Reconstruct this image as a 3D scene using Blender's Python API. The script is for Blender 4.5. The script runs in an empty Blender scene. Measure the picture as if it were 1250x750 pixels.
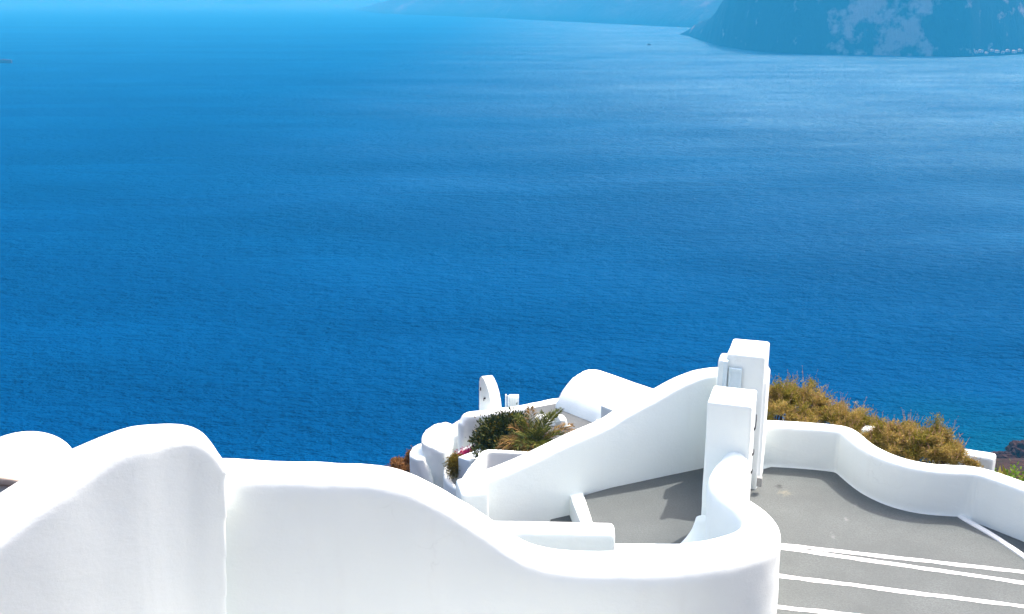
import bpy, bmesh, math, random
from mathutils import Vector, Matrix, noise
random.seed(7)
R = math.radians
S = bpy.context.scene
COL = S.collection

# ------------------------------------------------------------------ camera
F = 1316.0                      # focal length in photo pixels (1250 wide)
TH = R(16.3)
CH = 110.0                      # camera height above the sea
CT, ST = math.cos(TH), math.sin(TH)
cam_d = bpy.data.cameras.new('camera')
cam = bpy.data.objects.new('camera', cam_d)
COL.objects.link(cam)
cam.location = (0, 0, CH)
cam.rotation_euler = (R(90) - TH, 0, 0)
cam_d.sensor_width = 36
cam_d.lens = 36 * F / 1250
cam_d.clip_start = 0.1
cam_d.clip_end = 120000
S.camera = cam


def ray(px, py):
    x = (px - 625) / F
    v = (375 - py) / F
    return Vector((x, CT + v * ST, -ST + v * CT))


def atY(px, py, Y):
    d = ray(px, py)
    p = d * (Y / d.y)
    return Vector((p.x, p.y, p.z + CH))


def atZ(px, py, z):                       # z relative to the camera
    d = ray(px, py)
    p = d * (z / d.z)
    return Vector((p.x, p.y, p.z + CH))


def atplane(px, py, p0, n):
    d = ray(px, py)
    o = Vector((0, 0, CH))
    t = (Vector(p0) - o).dot(n) / d.dot(n)
    return o + d * t


def pxm(p):                               # metres per photo pixel at a world point
    return (p.y * CT - (p.z - CH) * ST) / F


# ------------------------------------------------------------------ materials
def newmat(name):
    m = bpy.data.materials.new(name)
    m.use_nodes = True
    nt = m.node_tree
    b = nt.nodes['Principled BSDF']
    return m, nt, b


def N(nt, t, **kw):
    n = nt.nodes.new(t)
    for k, v in kw.items():
        if k in n.inputs:
            n.inputs[k].default_value = v
        else:
            setattr(n, k, v)
    return n


def ramp(nt, fac, stops):
    r = nt.nodes.new('ShaderNodeValToRGB')
    els = r.color_ramp.elements
    els.remove(els[1])
    els[0].position = stops[0][0]
    els[0].color = (*stops[0][1][:3], 1)
    for p, c in stops[1:]:
        e = els.new(p)
        e.color = (c[0], c[1], c[2], 1)
    nt.links.new(fac, r.inputs[0])
    return r


def coords(nt, scale=(1, 1, 1)):
    g = nt.nodes.new('ShaderNodeNewGeometry')
    m = nt.nodes.new('ShaderNodeMapping')
    m.inputs['Scale'].default_value = scale
    nt.links.new(g.outputs['Position'], m.inputs[0])
    return m.outputs[0]


def nz(nt, co, scale, detail=4, rough=0.55):
    n = nt.nodes.new('ShaderNodeTexNoise')
    n.inputs['Scale'].default_value = scale
    n.inputs['Detail'].default_value = detail
    n.inputs['Roughness'].default_value = rough
    nt.links.new(co, n.inputs['Vector'])
    return n.outputs['Fac']


def mixc(nt, fac, a, b, mode='MIX'):
    m = nt.nodes.new('ShaderNodeMix')
    m.data_type = 'RGBA'
    m.blend_type = mode
    for i, v in ((0, fac), (6, a), (7, b)):
        if isinstance(v, (int, float)):
            m.inputs[i].default_value = v
        elif isinstance(v, tuple):
            m.inputs[i].default_value = (v[0], v[1], v[2], 1)
        else:
            nt.links.new(v, m.inputs[i])
    return m.outputs[2]


def bump(nt, b, h, strength, dist):
    n = nt.nodes.new('ShaderNodeBump')
    n.inputs['Strength'].default_value = strength
    n.inputs['Distance'].default_value = dist
    nt.links.new(h, n.inputs['Height'])
    nt.links.new(n.outputs[0], b.inputs['Normal'])
    return n


def plaster_mat(name, base, dirt, amount=0.5, coarse=0.012):
    m, nt, b = newmat(name)
    co = coords(nt)
    n1 = nz(nt, co, 0.9, 5)
    n2 = nz(nt, co, 7.0, 6, 0.65)
    stretched = coords(nt, (3.5, 3.5, 0.45))
    n3 = nz(nt, stretched, 1.0, 5, 0.6)
    c = ramp(nt, n1, [(0.3, [x * 0.965 for x in base]), (0.7, base)]).outputs[0]
    d1 = ramp(nt, n3, [(0.56, (0, 0, 0)), (0.78, (amount,) * 3)]).outputs[0]
    c = mixc(nt, d1, c, dirt)
    d2 = ramp(nt, n2, [(0.66, (0, 0, 0)), (0.8, (amount * 0.7,) * 3)]).outputs[0]
    c = mixc(nt, d2, c, dirt)
    vo = nt.nodes.new('ShaderNodeTexVoronoi'); vo.feature = 'DISTANCE_TO_EDGE'; vo.inputs['Scale'].default_value = 1.7
    wv = nt.nodes.new('ShaderNodeVectorMath'); wv.operation = 'MULTIPLY_ADD'
    nw = nt.nodes.new('ShaderNodeTexNoise'); nw.inputs['Scale'].default_value = 3.0; nw.inputs['Detail'].default_value = 6
    nt.links.new(co, nw.inputs['Vector']); nt.links.new(nw.outputs['Color'], wv.inputs[0]); wv.inputs[1].default_value = (.5, .5, .5); nt.links.new(co, wv.inputs[2])
    nt.links.new(wv.outputs[0], vo.inputs['Vector'])
    ck = ramp(nt, vo.outputs['Distance'], [(0.0, (1, 1, 1)), (0.006, (0, 0, 0))]).outputs[0]
    cm = ramp(nt, nz(nt, co, 0.8, 3), [(0.52, (0, 0, 0)), (0.62, (.22,) * 3)]).outputs[0]
    ckm = mixc(nt, 1.0, ck, cm, 'MULTIPLY')
    c = mixc(nt, ckm, c, tuple(x * .6 for x in dirt))
    nt.links.new(c, b.inputs['Base Color'])
    b.inputs['Roughness'].default_value = 0.85
    b.inputs['Specular IOR Level'].default_value = 0.2
    h = nt.nodes.new('ShaderNodeMath'); h.operation = 'MULTIPLY_ADD'
    nt.links.new(nz(nt, coords(nt, (1, 1, 2.2)), 2.6, 4, .6), h.inputs[0]); h.inputs[1].default_value = 3.2
    fine = nz(nt, co, 28, 5, 0.7)
    nt.links.new(fine, h.inputs[2])
    bump(nt, b, h.outputs[0], 0.5, coarse * 0.35)
    return m


WHITE = plaster_mat('white_limewash', (0.848, 0.890, 0.855), (0.75, 0.765, 0.73), 0.35)
WHITE_OLD = plaster_mat('weathered_limewash', (0.83, 0.865, 0.835), (0.60, 0.59, 0.54), 0.6, 0.02)
BLUEWHITE = plaster_mat('bluish_limewash', (0.70, 0.78, 0.82), (0.62, 0.68, 0.72), 0.3)
TAN = plaster_mat('tan_plaster', (0.62, 0.50, 0.40), (0.45, 0.36, 0.28), 0.5)


def concrete_mat(name, base, spots=True):
    m, nt, b = newmat(name)
    co = coords(nt)
    n1 = nz(nt, co, 1.3, 6, 0.6)
    n2 = nz(nt, co, 45, 4, 0.7)
    n3 = nz(nt, co, 6, 6, 0.7)
    c = ramp(nt, n1, [(0.28, [x * 0.80 for x in base]), (0.72, [x * 1.12 for x in base])]).outputs[0]
    c = mixc(nt, ramp(nt, n2, [(0.36, (0.8,) * 3), (0.62, (0, 0, 0))]).outputs[0], c, tuple(x * 0.72 for x in base))
    if spots:
        s = ramp(nt, n3, [(0.68, (0, 0, 0)), (0.74, (0.35,) * 3)]).outputs[0]
        c = mixc(nt, s, c, tuple(x * 1.55 for x in base))
        n4 = nz(nt, co, 3.1, 7, 0.75)
        s = ramp(nt, n4, [(0.66, (0, 0, 0)), (0.75, (0.4,) * 3)]).outputs[0]
        c = mixc(nt, s, c, tuple(x * 0.6 for x in base))
    nt.links.new(c, b.inputs['Base Color'])
    b.inputs['Roughness'].default_value = 0.9
    b.inputs['Specular IOR Level'].default_value = 0.2
    bump(nt, b, n2, 0.35, 0.01)
    return m


def smudge(mat, pt, sx_, sy_, col, strength):
    nt = mat.node_tree; b = nt.nodes['Principled BSDF']
    src = b.inputs['Base Color'].links[0].from_socket
    g = nt.nodes.new('ShaderNodeNewGeometry')
    mp = nt.nodes.new('ShaderNodeVectorMath'); mp.operation = 'SUBTRACT'; mp.inputs[1].default_value = pt
    nt.links.new(g.outputs['Position'], mp.inputs[0])
    ml = nt.nodes.new('ShaderNodeVectorMath'); ml.operation = 'MULTIPLY'; ml.inputs[1].default_value = (1 / sx_, 1 / sy_, 1)
    nt.links.new(mp.outputs[0], ml.inputs[0])
    ln = nt.nodes.new('ShaderNodeVectorMath'); ln.operation = 'LENGTH'; nt.links.new(ml.outputs[0], ln.inputs[0])
    n_ = nz(nt, g.outputs['Position'], 22, 5, .7)
    ad = N(nt, 'ShaderNodeMath', operation='MULTIPLY_ADD'); nt.links.new(n_, ad.inputs[0]); ad.inputs[1].default_value = 2.6; nt.links.new(ln.outputs['Value'], ad.inputs[2])
    k = ramp(nt, ad.outputs[0], [(0.0, (strength,) * 3), (1.0, (0, 0, 0))])
    k.color_ramp.elements[0].position = 0.95; k.color_ramp.elements[1].position = 1.0
    mr = N(nt, 'ShaderNodeMapRange'); nt.links.new(ad.outputs[0], mr.inputs[0]); mr.inputs[1].default_value = 1.1; mr.inputs[2].default_value = 2.0; mr.inputs[3].default_value = strength; mr.inputs[4].default_value = 0
    nt.links.new(mixc(nt, mr.outputs[0], src, col), b.inputs['Base Color'])
    nt.nodes.remove(k)


CONC = concrete_mat('grey_concrete', (0.122, 0.136, 0.135))
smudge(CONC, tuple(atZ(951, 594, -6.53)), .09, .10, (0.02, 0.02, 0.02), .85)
smudge(CONC, tuple(atZ(958, 602, -6.53)), .16, .16, (0.26, 0.24, 0.17), .5)
smudge(CONC, tuple(atZ(1033, 634, -6.53)), .06, .10, (0.28, 0.28, 0.28), .4)
smudge(CONC, tuple(atZ(1045, 617, -6.53)), .05, .10, (0.28, 0.28, 0.28), .4)
smudge(CONC, tuple(atZ(1017, 655, -6.53)), .05, .16, (0.28, 0.28, 0.28), .4)
CONC2 = concrete_mat('pale_concrete', (0.12, 0.131, 0.135), False)
PAINT = plaster_mat('white_paint_line', (0.74, 0.75, 0.73), (0.42, 0.42, 0.41), 0.75)


def plain(name, col, rough=0.6, metal=0.0, var=0.15, scale=20):
    m, nt, b = newmat(name)
    co = coords(nt)
    c = ramp(nt, nz(nt, co, scale, 4), [(0.3, [x * (1 - var) for x in col]), (0.7, [x * (1 + var) for x in col])]).outputs[0]
    nt.links.new(c, b.inputs['Base Color'])
    b.inputs['Roughness'].default_value = rough
    b.inputs['Metallic'].default_value = metal
    return m


BLUE = plain('pale_blue_paint', (0.60, 0.71, 0.75), 0.5, 0, 0.05)
GATEW = plain('old_white_paint', (0.62, 0.63, 0.63), 0.6, 0, 0.06)
IRON = plain('dark_iron', (0.05, 0.05, 0.055), 0.6, 0.3)
PLATE = plain('grey_plastic', (0.33, 0.33, 0.32), 0.5)


def leaf_mat(name, cols, rough=0.7, trans=0.25):
    m, nt, b = newmat(name)
    g = nt.nodes.new('ShaderNodeNewGeometry')
    k = len(cols)
    r = ramp(nt, g.outputs['Random Per Island'], [(i / max(1, k - 1), c) for i, c in enumerate(cols)])
    nt.links.new(r.outputs[0], b.inputs['Base Color'])
    b.inputs['Roughness'].default_value = rough
    b.inputs['Specular IOR Level'].default_value = 0.2
    t = nt.nodes.new('ShaderNodeBsdfTranslucent')
    nt.links.new(r.outputs[0], t.inputs[0])
    mx = nt.nodes.new('ShaderNodeMixShader')
    mx.inputs[0].default_value = trans
    out = nt.nodes['Material Output']
    nt.links.new(b.outputs[0], mx.inputs[1]); nt.links.new(t.outputs[0], mx.inputs[2])
    nt.links.new(mx.outputs[0], out.inputs[0])
    return m


DRY = leaf_mat('dry_scrub', [(0.30, 0.21, 0.04), (0.42, 0.30, 0.08), (0.25, 0.22, 0.045), (0.45, 0.30, 0.10), (0.18, 0.15, 0.025)], 0.7, 0.35)
DRYOLIVE = leaf_mat('olive_scrub', [(0.20, 0.18, 0.02), (0.28, 0.22, 0.03), (0.15, 0.15, 0.018), (0.24, 0.17, 0.03)])
DRYTIP = leaf_mat('dry_seed_tips', [(0.32, 0.17, 0.11), (0.40, 0.26, 0.16), (0.28, 0.16, 0.07)])
DARKLEAF = leaf_mat('dark_green_leaf', [(0.012, 0.024, 0.004), (0.025, 0.042, 0.006), (0.07, 0.08, 0.012), (0.012, 0.02, 0.004)], 0.6, 0.12)
PALMGREEN = leaf_mat('palm_green', [(0.05, 0.075, 0.010), (0.11, 0.13, 0.015), (0.16, 0.15, 0.025)])
PALMDRY = leaf_mat('palm_dry', [(0.27, 0.15, 0.045), (0.38, 0.23, 0.08), (0.19, 0.10, 0.03), (0.20, 0.16, 0.03)])
OLIVE = leaf_mat('olive_yellow_leaf', [(0.16, 0.12, 0.01), (0.26, 0.18, 0.015), (0.10, 0.10, 0.01), (0.20, 0.11, 0.01)])
PINK = leaf_mat('magenta_petal', [(0.50, 0.02, 0.14), (0.62, 0.05, 0.20), (0.40, 0.01, 0.10)])
LIME = leaf_mat('lime_leaf', [(0.12, 0.25, 0.012), (0.20, 0.33, 0.02), (0.06, 0.15, 0.01)], 0.5)
RUST = leaf_mat('rust_scrub', [(0.22, 0.10, 0.03), (0.30, 0.15, 0.05), (0.14, 0.07, 0.02)])
WOOD = plain('brown_bark', (0.12, 0.08, 0.05), 0.9, 0, 0.3, 12)


# ------------------------------------------------------------------ object helpers
def tag(o, label=None, cat=None, group=None, kind=None):
    for k, v in (('label', label), ('category', cat), ('group', group), ('kind', kind)):
        if v:
            o[k] = v
    return o


def link(name, bm, mat, parent=None, smooth=True, loc=None):
    me = bpy.data.meshes.new(name)
    bm.to_mesh(me)
    bm.free()
    if smooth:
        for p in me.polygons:
            p.use_smooth = True
    for m in (mat if isinstance(mat, (list, tuple)) else [mat]):
        me.materials.append(m)
    o = bpy.data.objects.new(name, me)
    COL.objects.link(o)
    if parent:
        o.parent = parent
        o.matrix_parent_inverse = Matrix.Translation(-parent.location)
    return o


def empty(name, loc):
    o = bpy.data.objects.new(name, None)
    o.location = loc
    o.empty_display_size = 0.2
    COL.objects.link(o)
    return o


def shape_soft(o, voxel, it=6, fac=0.5, wave=0.0, wsize=0.7):
    m = o.modifiers.new('remesh', 'REMESH')
    m.mode = 'VOXEL'; m.voxel_size = voxel; m.use_smooth_shade = True
    s = o.modifiers.new('smooth', 'SMOOTH')
    s.factor = fac; s.iterations = it
    if wave:
        t = bpy.data.textures.new(o.name + '_wave', 'CLOUDS')
        t.noise_scale = wsize; t.noise_depth = 2
        d = o.modifiers.new('wave', 'DISPLACE')
        d.texture = t; d.texture_coords = 'GLOBAL'; d.strength = wave; d.mid_level = 0.5
    return o


def catmull(pts, step=0.06):
    pts = [tuple(p) for p in pts]
    n = len(pts)
    out = []
    for i in range(n - 1):
        p0 = pts[max(i - 1, 0)]; p1 = pts[i]; p2 = pts[i + 1]; p3 = pts[min(i + 2, n - 1)]
        L = math.dist(p1[:3], p2[:3])
        k = max(2, int(L / step))
        for j in range(k):
            t = j / k
            q = []
            for a, b, c, d in zip(p0, p1, p2, p3):
                # centripetal-ish: plain uniform with damped tangents
                m1 = (c - a) * 0.5; m2 = (d - b) * 0.5
                t2 = t * t; t3 = t2 * t
                q.append((2 * t3 - 3 * t2 + 1) * b + (t3 - 2 * t2 + t) * m1 + (-2 * t3 + 3 * t2) * c + (t3 - t2) * m2)
            out.append(tuple(q))
    out.append(pts[-1])
    return out


def sweep(bm, pts, zb, r=0.1, flare=0.0, step=0.06, smooth=True, flare_h=0.14, skew0=None):
    """pts: (x, y, ztop, thickness) world; a wall with rounded top swept along them. zb: base z or list like pts."""
    P = catmull(pts, step) if smooth else [tuple(p) for p in pts]
    n = len(P)
    rings = []

    def prof(t, zt, zbase, ins):
        h = t / 2 - ins
        rr = min(max(r - ins * 0.3, 0.02), h * 0.98)
        zt = zt - ins
        L = [(-(h + flare), zbase), (-(h + flare * 0.45), zbase + flare_h * 0.35), (-h, zbase + flare_h)]
        for k in range(7):
            a = math.pi - k * math.pi / 12
            L.append((-(h - rr) + rr * math.cos(a), zt - rr + rr * math.sin(a)))
        Rr = [(-x, z) for x, z in reversed(L)]
        return L + Rr

    def frame(i):
        a = P[max(i - 1, 0)]; b = P[min(i + 1, n - 1)]
        t = Vector((b[0] - a[0], b[1] - a[1], 0))
        if t.length < 1e-6:
            t = Vector((1, 0, 0))
        t.normalize()
        return t, Vector((t.y, -t.x, 0))

    def add(i, shift, ins, skew=0):
        t, nn = frame(i)
        x, y, z, th = P[i][:4]
        zbase = zb(x, y) if callable(zb) else zb
        ring = []
        for o, zz in prof(th, z, zbase, ins):
            sh = shift + skew * o
            ring.append(bm.verts.new((x + t.x * sh + nn.x * o, y + t.y * sh + nn.y * o, zz)))
        rings.append(ring)

    re = r * 0.8
    if skew0 is None:
        for a in (90, 60, 30):
            add(0, -re * math.sin(R(a)), re * (1 - math.cos(R(a))))
    for i in range(n):
        add(i, 0, 0, (skew0 * max(0, 1 - i / 8)) if skew0 else 0)
    for a in (30, 60, 90):
        add(n - 1, re * math.sin(R(a)), re * (1 - math.cos(R(a))))
    m = len(rings[0])
    for A, B in zip(rings[:-1], rings[1:]):
        for k in range(m):
            bm.faces.new((A[k], A[(k + 1) % m], B[(k + 1) % m], B[k]))
    bm.faces.new(rings[0][::-1])
    bm.faces.new(rings[-1])
    return P


def offset_pts(pts, d):
    """move a plan polyline d metres to its right; pts (x,y,z,t)"""
    out = []
    n = len(pts)
    for i, p in enumerate(pts):
        a = pts[max(i - 1, 0)]; b = pts[min(i + 1, n - 1)]
        t = Vector((b[0] - a[0], b[1] - a[1], 0)).normalized()
        dd = d if d is not None else p[3] / 2
        out.append((p[0] + t.y * dd, p[1] - t.x * dd, p[2], p[3]))
    return out


def box(bm, c, size, rot=0.0, bev=0.0, taper=0.0):
    M = Matrix.Translation(c) @ Matrix.Rotation(rot, 4, 'Z')
    r = bmesh.ops.create_cube(bm, size=1.0, matrix=Matrix.Identity(4))
    vs = r['verts']
    for v in vs:
        k = 1 - taper if v.co.z > 0 else 1
        v.co = M @ Vector((v.co.x * size[0] * k, v.co.y * size[1] * k, v.co.z * size[2]))
    if bev:
        es = list({e for v in vs for e in v.link_edges})
        bmesh.ops.bevel(bm, geom=es, offset=bev, segments=3, affect='EDGES', profile=0.6)


def ell(bm, c, rad, sub=4, rot=0):
    M = Matrix.Translation(c) @ Matrix.Rotation(rot, 4, 'Z') @ Matrix.Diagonal((*rad, 1))
    bmesh.ops.create_icosphere(bm, subdivisions=sub, radius=1.0, matrix=M)


def prism(bm, pts, z0, z1):
    """pts: xy polygon, z0 bottom, z1 top (number or list)"""
    n = len(pts)
    z1 = z1 if isinstance(z1, (list, tuple)) else [z1] * n
    lo = [bm.verts.new((p[0], p[1], z0)) for p in pts]
    hi = [bm.verts.new((p[0], p[1], z)) for p, z in zip(pts, z1)]
    bm.faces.new(hi); bm.faces.new(lo[::-1])
    for i in range(n):
        j = (i + 1) % n
        bm.faces.new((lo[i], lo[j], hi[j], hi[i]))
    bmesh.ops.recalc_face_normals(bm, faces=bm.faces[:])


def tube(bm, pts, r0, r1=None, seg=6):
    r1 = r0 if r1 is None else r1
    n = len(pts)
    rings = []
    for i, p in enumerate(pts):
        p = Vector(p)
        t = (Vector(pts[min(i + 1, n - 1)]) - Vector(pts[max(i - 1, 0)])).normalized()
        a = t.orthogonal().normalized(); b = t.cross(a)
        rr = r0 + (r1 - r0) * i / max(1, n - 1)
        rings.append([bm.verts.new(p + (a * math.cos(k * 2 * math.pi / seg) + b * math.sin(k * 2 * math.pi / seg)) * rr) for k in range(seg)])
    for A, B in zip(rings[:-1], rings[1:]):
        for k in range(seg):
            bm.faces.new((A[k], A[(k + 1) % seg], B[(k + 1) % seg], B[k]))
    bm.faces.new(rings[0][::-1]); bm.faces.new(rings[-1])


Z = lambda rel: CH + rel
FLOOR = -6.6


# ------------------------------------------------------------------ terrain, sea
def sstep(a, b, x):
    t = min(1, max(0, (x - a) / (b - a)))
    return t * t * (3 - 2 * t)


def terrain_z(x, y):                      # relative to the camera
    if y < 6.5:
        z = -1.75 - 0.80 * max(y, -8)
        if y < -8:
            z = -1.75 + 6.4 + (-8 - y) * 0.2
        z = max(z, -6.95)
        return z
    if y < 13.5:
        return -6.95
    q = x / (1.086 * max(y, 1))
    t = sstep(0.395, 0.447, q)
    near = sstep(120, 30, y)
    s = 0.62 + (0.50 - 0.62) * near
    nn = noise.noise(Vector((x * 0.05, y * 0.05, 3))) + 0.5 * noise.noise(Vector((x * 0.19, y * 0.19, 7)))
    z = -6.95 - (y - 13.5) * s + (nn - 0.75) * (0.12 + 0.012 * y) * sstep(13.5, 40, y)
    zs = min(-6.95, -y * (0.478 - 0.029 * y / 245)) + (nn - 0.35) * 0.006 * y * sstep(13.5, 40, y)
    if y > 243:
        zs -= (y - 243) * 0.5
    return z + (zs - z) * t


bm = bmesh.new()
ys = [-60, -40, -25, -15, -8, -4, 0, 3, 5, 6.5, 8, 10, 12, 13.5]
y = 13.5
while y < 300:
    y += 0.5 + y * 0.012
    ys.append(y)
xs = []
x = 0
half = [0]
while x < 330:
    x += 0.8 + x * 0.012
    half.append(x)
xs = [-v for v in reversed(half[1:])] + half
grid = [[bm.verts.new((x, y, CH + terrain_z(x, y))) for x in xs] for y in ys]
for a, b in zip(grid[:-1], grid[1:]):
    for i in range(len(xs) - 1):
        bm.faces.new((a[i], a[i + 1], b[i + 1], b[i]))
m, nt, b = newmat('volcanic_soil')
co = coords(nt)
c = ramp(nt, nz(nt, co, 0.5, 8, 0.75), [(0.32, (0.010, 0.005, 0.004)), (0.5, (0.035, 0.017, 0.012)), (0.68, (0.09, 0.047, 0.033))]).outputs[0]
g = ramp(nt, nz(nt, co, 0.09, 6, 0.6), [(0.54, (0, 0, 0)), (0.62, (0.8,) * 3)]).outputs[0]
c = mixc(nt, g, c, (0.018, 0.022, 0.005))
nt.links.new(c, b.inputs['Base Color'])
b.inputs['Roughness'].default_value = 0.95
b.inputs['Specular IOR Level'].default_value = 0.05
bump(nt, b, nz(nt, co, 1.5, 8, 0.7), 0.9, 0.5)
tag(link('hillside', bm, m), kind='structure')

# unseen white terrace and block by the camera, added to bounce sunlight onto walls
bm = bmesh.new()
prism(bm, [(-16, 1.3), (1.9, 1.3), (1.9, 9.0), (-16, 9.4)], Z(-7.6), Z(-6.94))
prism(bm, [(-16, -9), (12, -9), (12, 1.29), (-16, 1.29)], Z(-7.6), Z(-1.6))
tag(link('bounce_terrace', bm, WHITE_OLD, None, False), kind='structure')

# sea
bm = bmesh.new()
E = 45000
ring = [-E, -12000, -4000, -1500, -500, 0, 500, 1500, 4000, 12000, E]
gv = [[bm.verts.new((x, y + 0.0, 0)) for x in ring] for y in ring]
for a, b_ in zip(gv[:-1], gv[1:]):
    for i in range(len(ring) - 1):
        bm.faces.new((a[i], a[i + 1], b_[i + 1], b_[i]))
SEA, nt, b = newmat('blue_sea')
co1 = coords(nt, (0.75, 1.25, 1))
cow = coords(nt, (0.00045, 0.0045, 1))
cop = coords(nt, (0.6, 1, 1))
w1 = nz(nt, co1, 0.22, 3, 0.55)
w2 = nz(nt, co1, 0.9, 3, 0.6)
w0 = nz(nt, co1, 0.045, 3, 0.5)
add = N(nt, 'ShaderNodeMath', operation='MULTIPLY_ADD')
nt.links.new(w2, add.inputs[0]); add.inputs[1].default_value = 0.34; nt.links.new(w1, add.inputs[2])
add2 = N(nt, 'ShaderNodeMath', operation='MULTIPLY_ADD')
nt.links.new(w0, add2.inputs[0]); add2.inputs[1].default_value = 0.9; nt.links.new(add.outputs[0], add2.inputs[2])
wp = N(nt, 'ShaderNodeMapRange'); nt.links.new(nz(nt, coords(nt, (0.5, 1.2, 1)), 0.011, 5, 0.6), wp.inputs[0])
wp.inputs[1].default_value = 0.3; wp.inputs[2].default_value = 0.7; wp.inputs[3].default_value = 3.6; wp.inputs[4].default_value = 8.5
bn = bump(nt, b, add2.outputs[0], 1.0, 2.0)
nt.links.new(wp.outputs[0], bn.inputs['Distance'])
deep = ramp(nt, nz(nt, cop, 0.004, 5, 0.6), [(0.3, (0.0, 0.034, 0.132)), (0.7, (0.0, 0.050, 0.168))]).outputs[0]
slick = ramp(nt, nz(nt, cow, 1.0, 5, 0.6), [(0.45, (0.28,) * 3), (0.62, (0.24,) * 3)]).outputs[0]
dif = nt.nodes.new('ShaderNodeBsdfDiffuse'); shv = nt.nodes.new('ShaderNodeVectorMath'); shv.operation = 'DISTANCE'; shv.inputs[1].default_value = (118, 240, 0)
nt.links.new(coords(nt), shv.inputs[0])
sha = N(nt, 'ShaderNodeMath', operation='MULTIPLY_ADD'); nt.links.new(nz(nt, cop, 0.05, 5, .6), sha.inputs[0]); sha.inputs[1].default_value = 40; nt.links.new(shv.outputs['Value'], sha.inputs[2])
shm = N(nt, 'ShaderNodeMapRange', interpolation_type='SMOOTHSTEP'); nt.links.new(sha.outputs[0], shm.inputs[0])
shm.inputs[1].default_value = 25; shm.inputs[2].default_value = 80; shm.inputs[3].default_value = 0.85; shm.inputs[4].default_value = 0.0
nt.links.new(mixc(nt, shm.outputs[0], deep, (0.0, 0.062, 0.118)), dif.inputs[0]); nt.links.new(bn.outputs[0], dif.inputs['Normal'])
gl = nt.nodes.new('ShaderNodeBsdfGlossy'); gl.inputs[0].default_value = (0.001, 0.215, 0.33, 1)
nt.links.new(slick, gl.inputs['Roughness']); nt.links.new(bn.outputs[0], gl.inputs['Normal'])
fr = nt.nodes.new('ShaderNodeFresnel'); fr.inputs[0].default_value = 1.33; nt.links.new(bn.outputs[0], fr.inputs['Normal'])
mx = nt.nodes.new('ShaderNodeMixShader')
fm = N(nt, 'ShaderNodeMath', operation='MULTIPLY'); nt.links.new(fr.outputs[0], fm.inputs[0]); fm.inputs[1].default_value = 0.6; nt.links.new(fm.outputs[0], mx.inputs[0]); nt.links.new(dif.outputs[0], mx.inputs[1]); nt.links.new(gl.outputs[0], mx.inputs[2])
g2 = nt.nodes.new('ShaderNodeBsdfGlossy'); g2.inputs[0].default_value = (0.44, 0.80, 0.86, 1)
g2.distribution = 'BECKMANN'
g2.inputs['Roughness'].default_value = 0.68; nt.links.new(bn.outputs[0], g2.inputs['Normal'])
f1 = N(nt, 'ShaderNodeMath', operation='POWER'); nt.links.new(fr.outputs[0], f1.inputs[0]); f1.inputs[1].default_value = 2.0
# sun glitter painted by position: extra pale sheen to the right, broken by streaks
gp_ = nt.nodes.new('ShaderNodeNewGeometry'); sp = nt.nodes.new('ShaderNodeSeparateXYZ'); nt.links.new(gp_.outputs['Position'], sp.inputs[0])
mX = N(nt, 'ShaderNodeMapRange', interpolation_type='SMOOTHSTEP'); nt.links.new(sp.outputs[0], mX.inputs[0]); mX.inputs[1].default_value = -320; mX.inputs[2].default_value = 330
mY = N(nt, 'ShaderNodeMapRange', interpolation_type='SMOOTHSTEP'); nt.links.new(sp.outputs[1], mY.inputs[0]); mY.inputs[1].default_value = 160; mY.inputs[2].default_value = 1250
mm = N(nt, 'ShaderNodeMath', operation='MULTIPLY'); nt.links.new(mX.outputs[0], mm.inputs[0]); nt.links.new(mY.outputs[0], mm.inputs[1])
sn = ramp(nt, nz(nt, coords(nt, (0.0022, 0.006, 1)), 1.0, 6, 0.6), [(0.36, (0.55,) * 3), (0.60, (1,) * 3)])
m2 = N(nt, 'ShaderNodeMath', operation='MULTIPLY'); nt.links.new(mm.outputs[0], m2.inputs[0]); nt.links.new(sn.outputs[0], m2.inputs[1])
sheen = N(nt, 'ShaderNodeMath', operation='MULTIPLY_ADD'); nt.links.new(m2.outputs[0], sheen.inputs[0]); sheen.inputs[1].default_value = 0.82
fY = N(nt, 'ShaderNodeMapRange', interpolation_type='SMOOTHSTEP'); nt.links.new(sp.outputs[1], fY.inputs[0]); fY.inputs[1].default_value = 4500; fY.inputs[2].default_value = 11000; fY.inputs[3].default_value = 0.012; fY.inputs[4].default_value = 1.0  # pale horizon painted in as extra sheen growing with distance
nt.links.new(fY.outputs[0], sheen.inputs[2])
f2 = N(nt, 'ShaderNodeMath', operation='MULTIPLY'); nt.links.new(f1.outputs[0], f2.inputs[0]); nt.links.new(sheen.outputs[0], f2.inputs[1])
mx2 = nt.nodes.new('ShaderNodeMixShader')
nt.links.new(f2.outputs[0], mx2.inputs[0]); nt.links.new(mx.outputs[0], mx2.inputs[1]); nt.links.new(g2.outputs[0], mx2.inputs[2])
nt.links.new(mx2.outputs[0], nt.nodes['Material Output'].inputs[0]); nt.nodes.remove(b)
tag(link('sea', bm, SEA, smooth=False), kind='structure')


# ------------------------------------------------------------------ foreground curved wall
def far_pts(lst, comp):
    return [(lambda p, t: (p.x, p.y - t / 2, p.z + comp, t))(atY(px, py, Y), t) for px, py, Y, t in lst]


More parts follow.
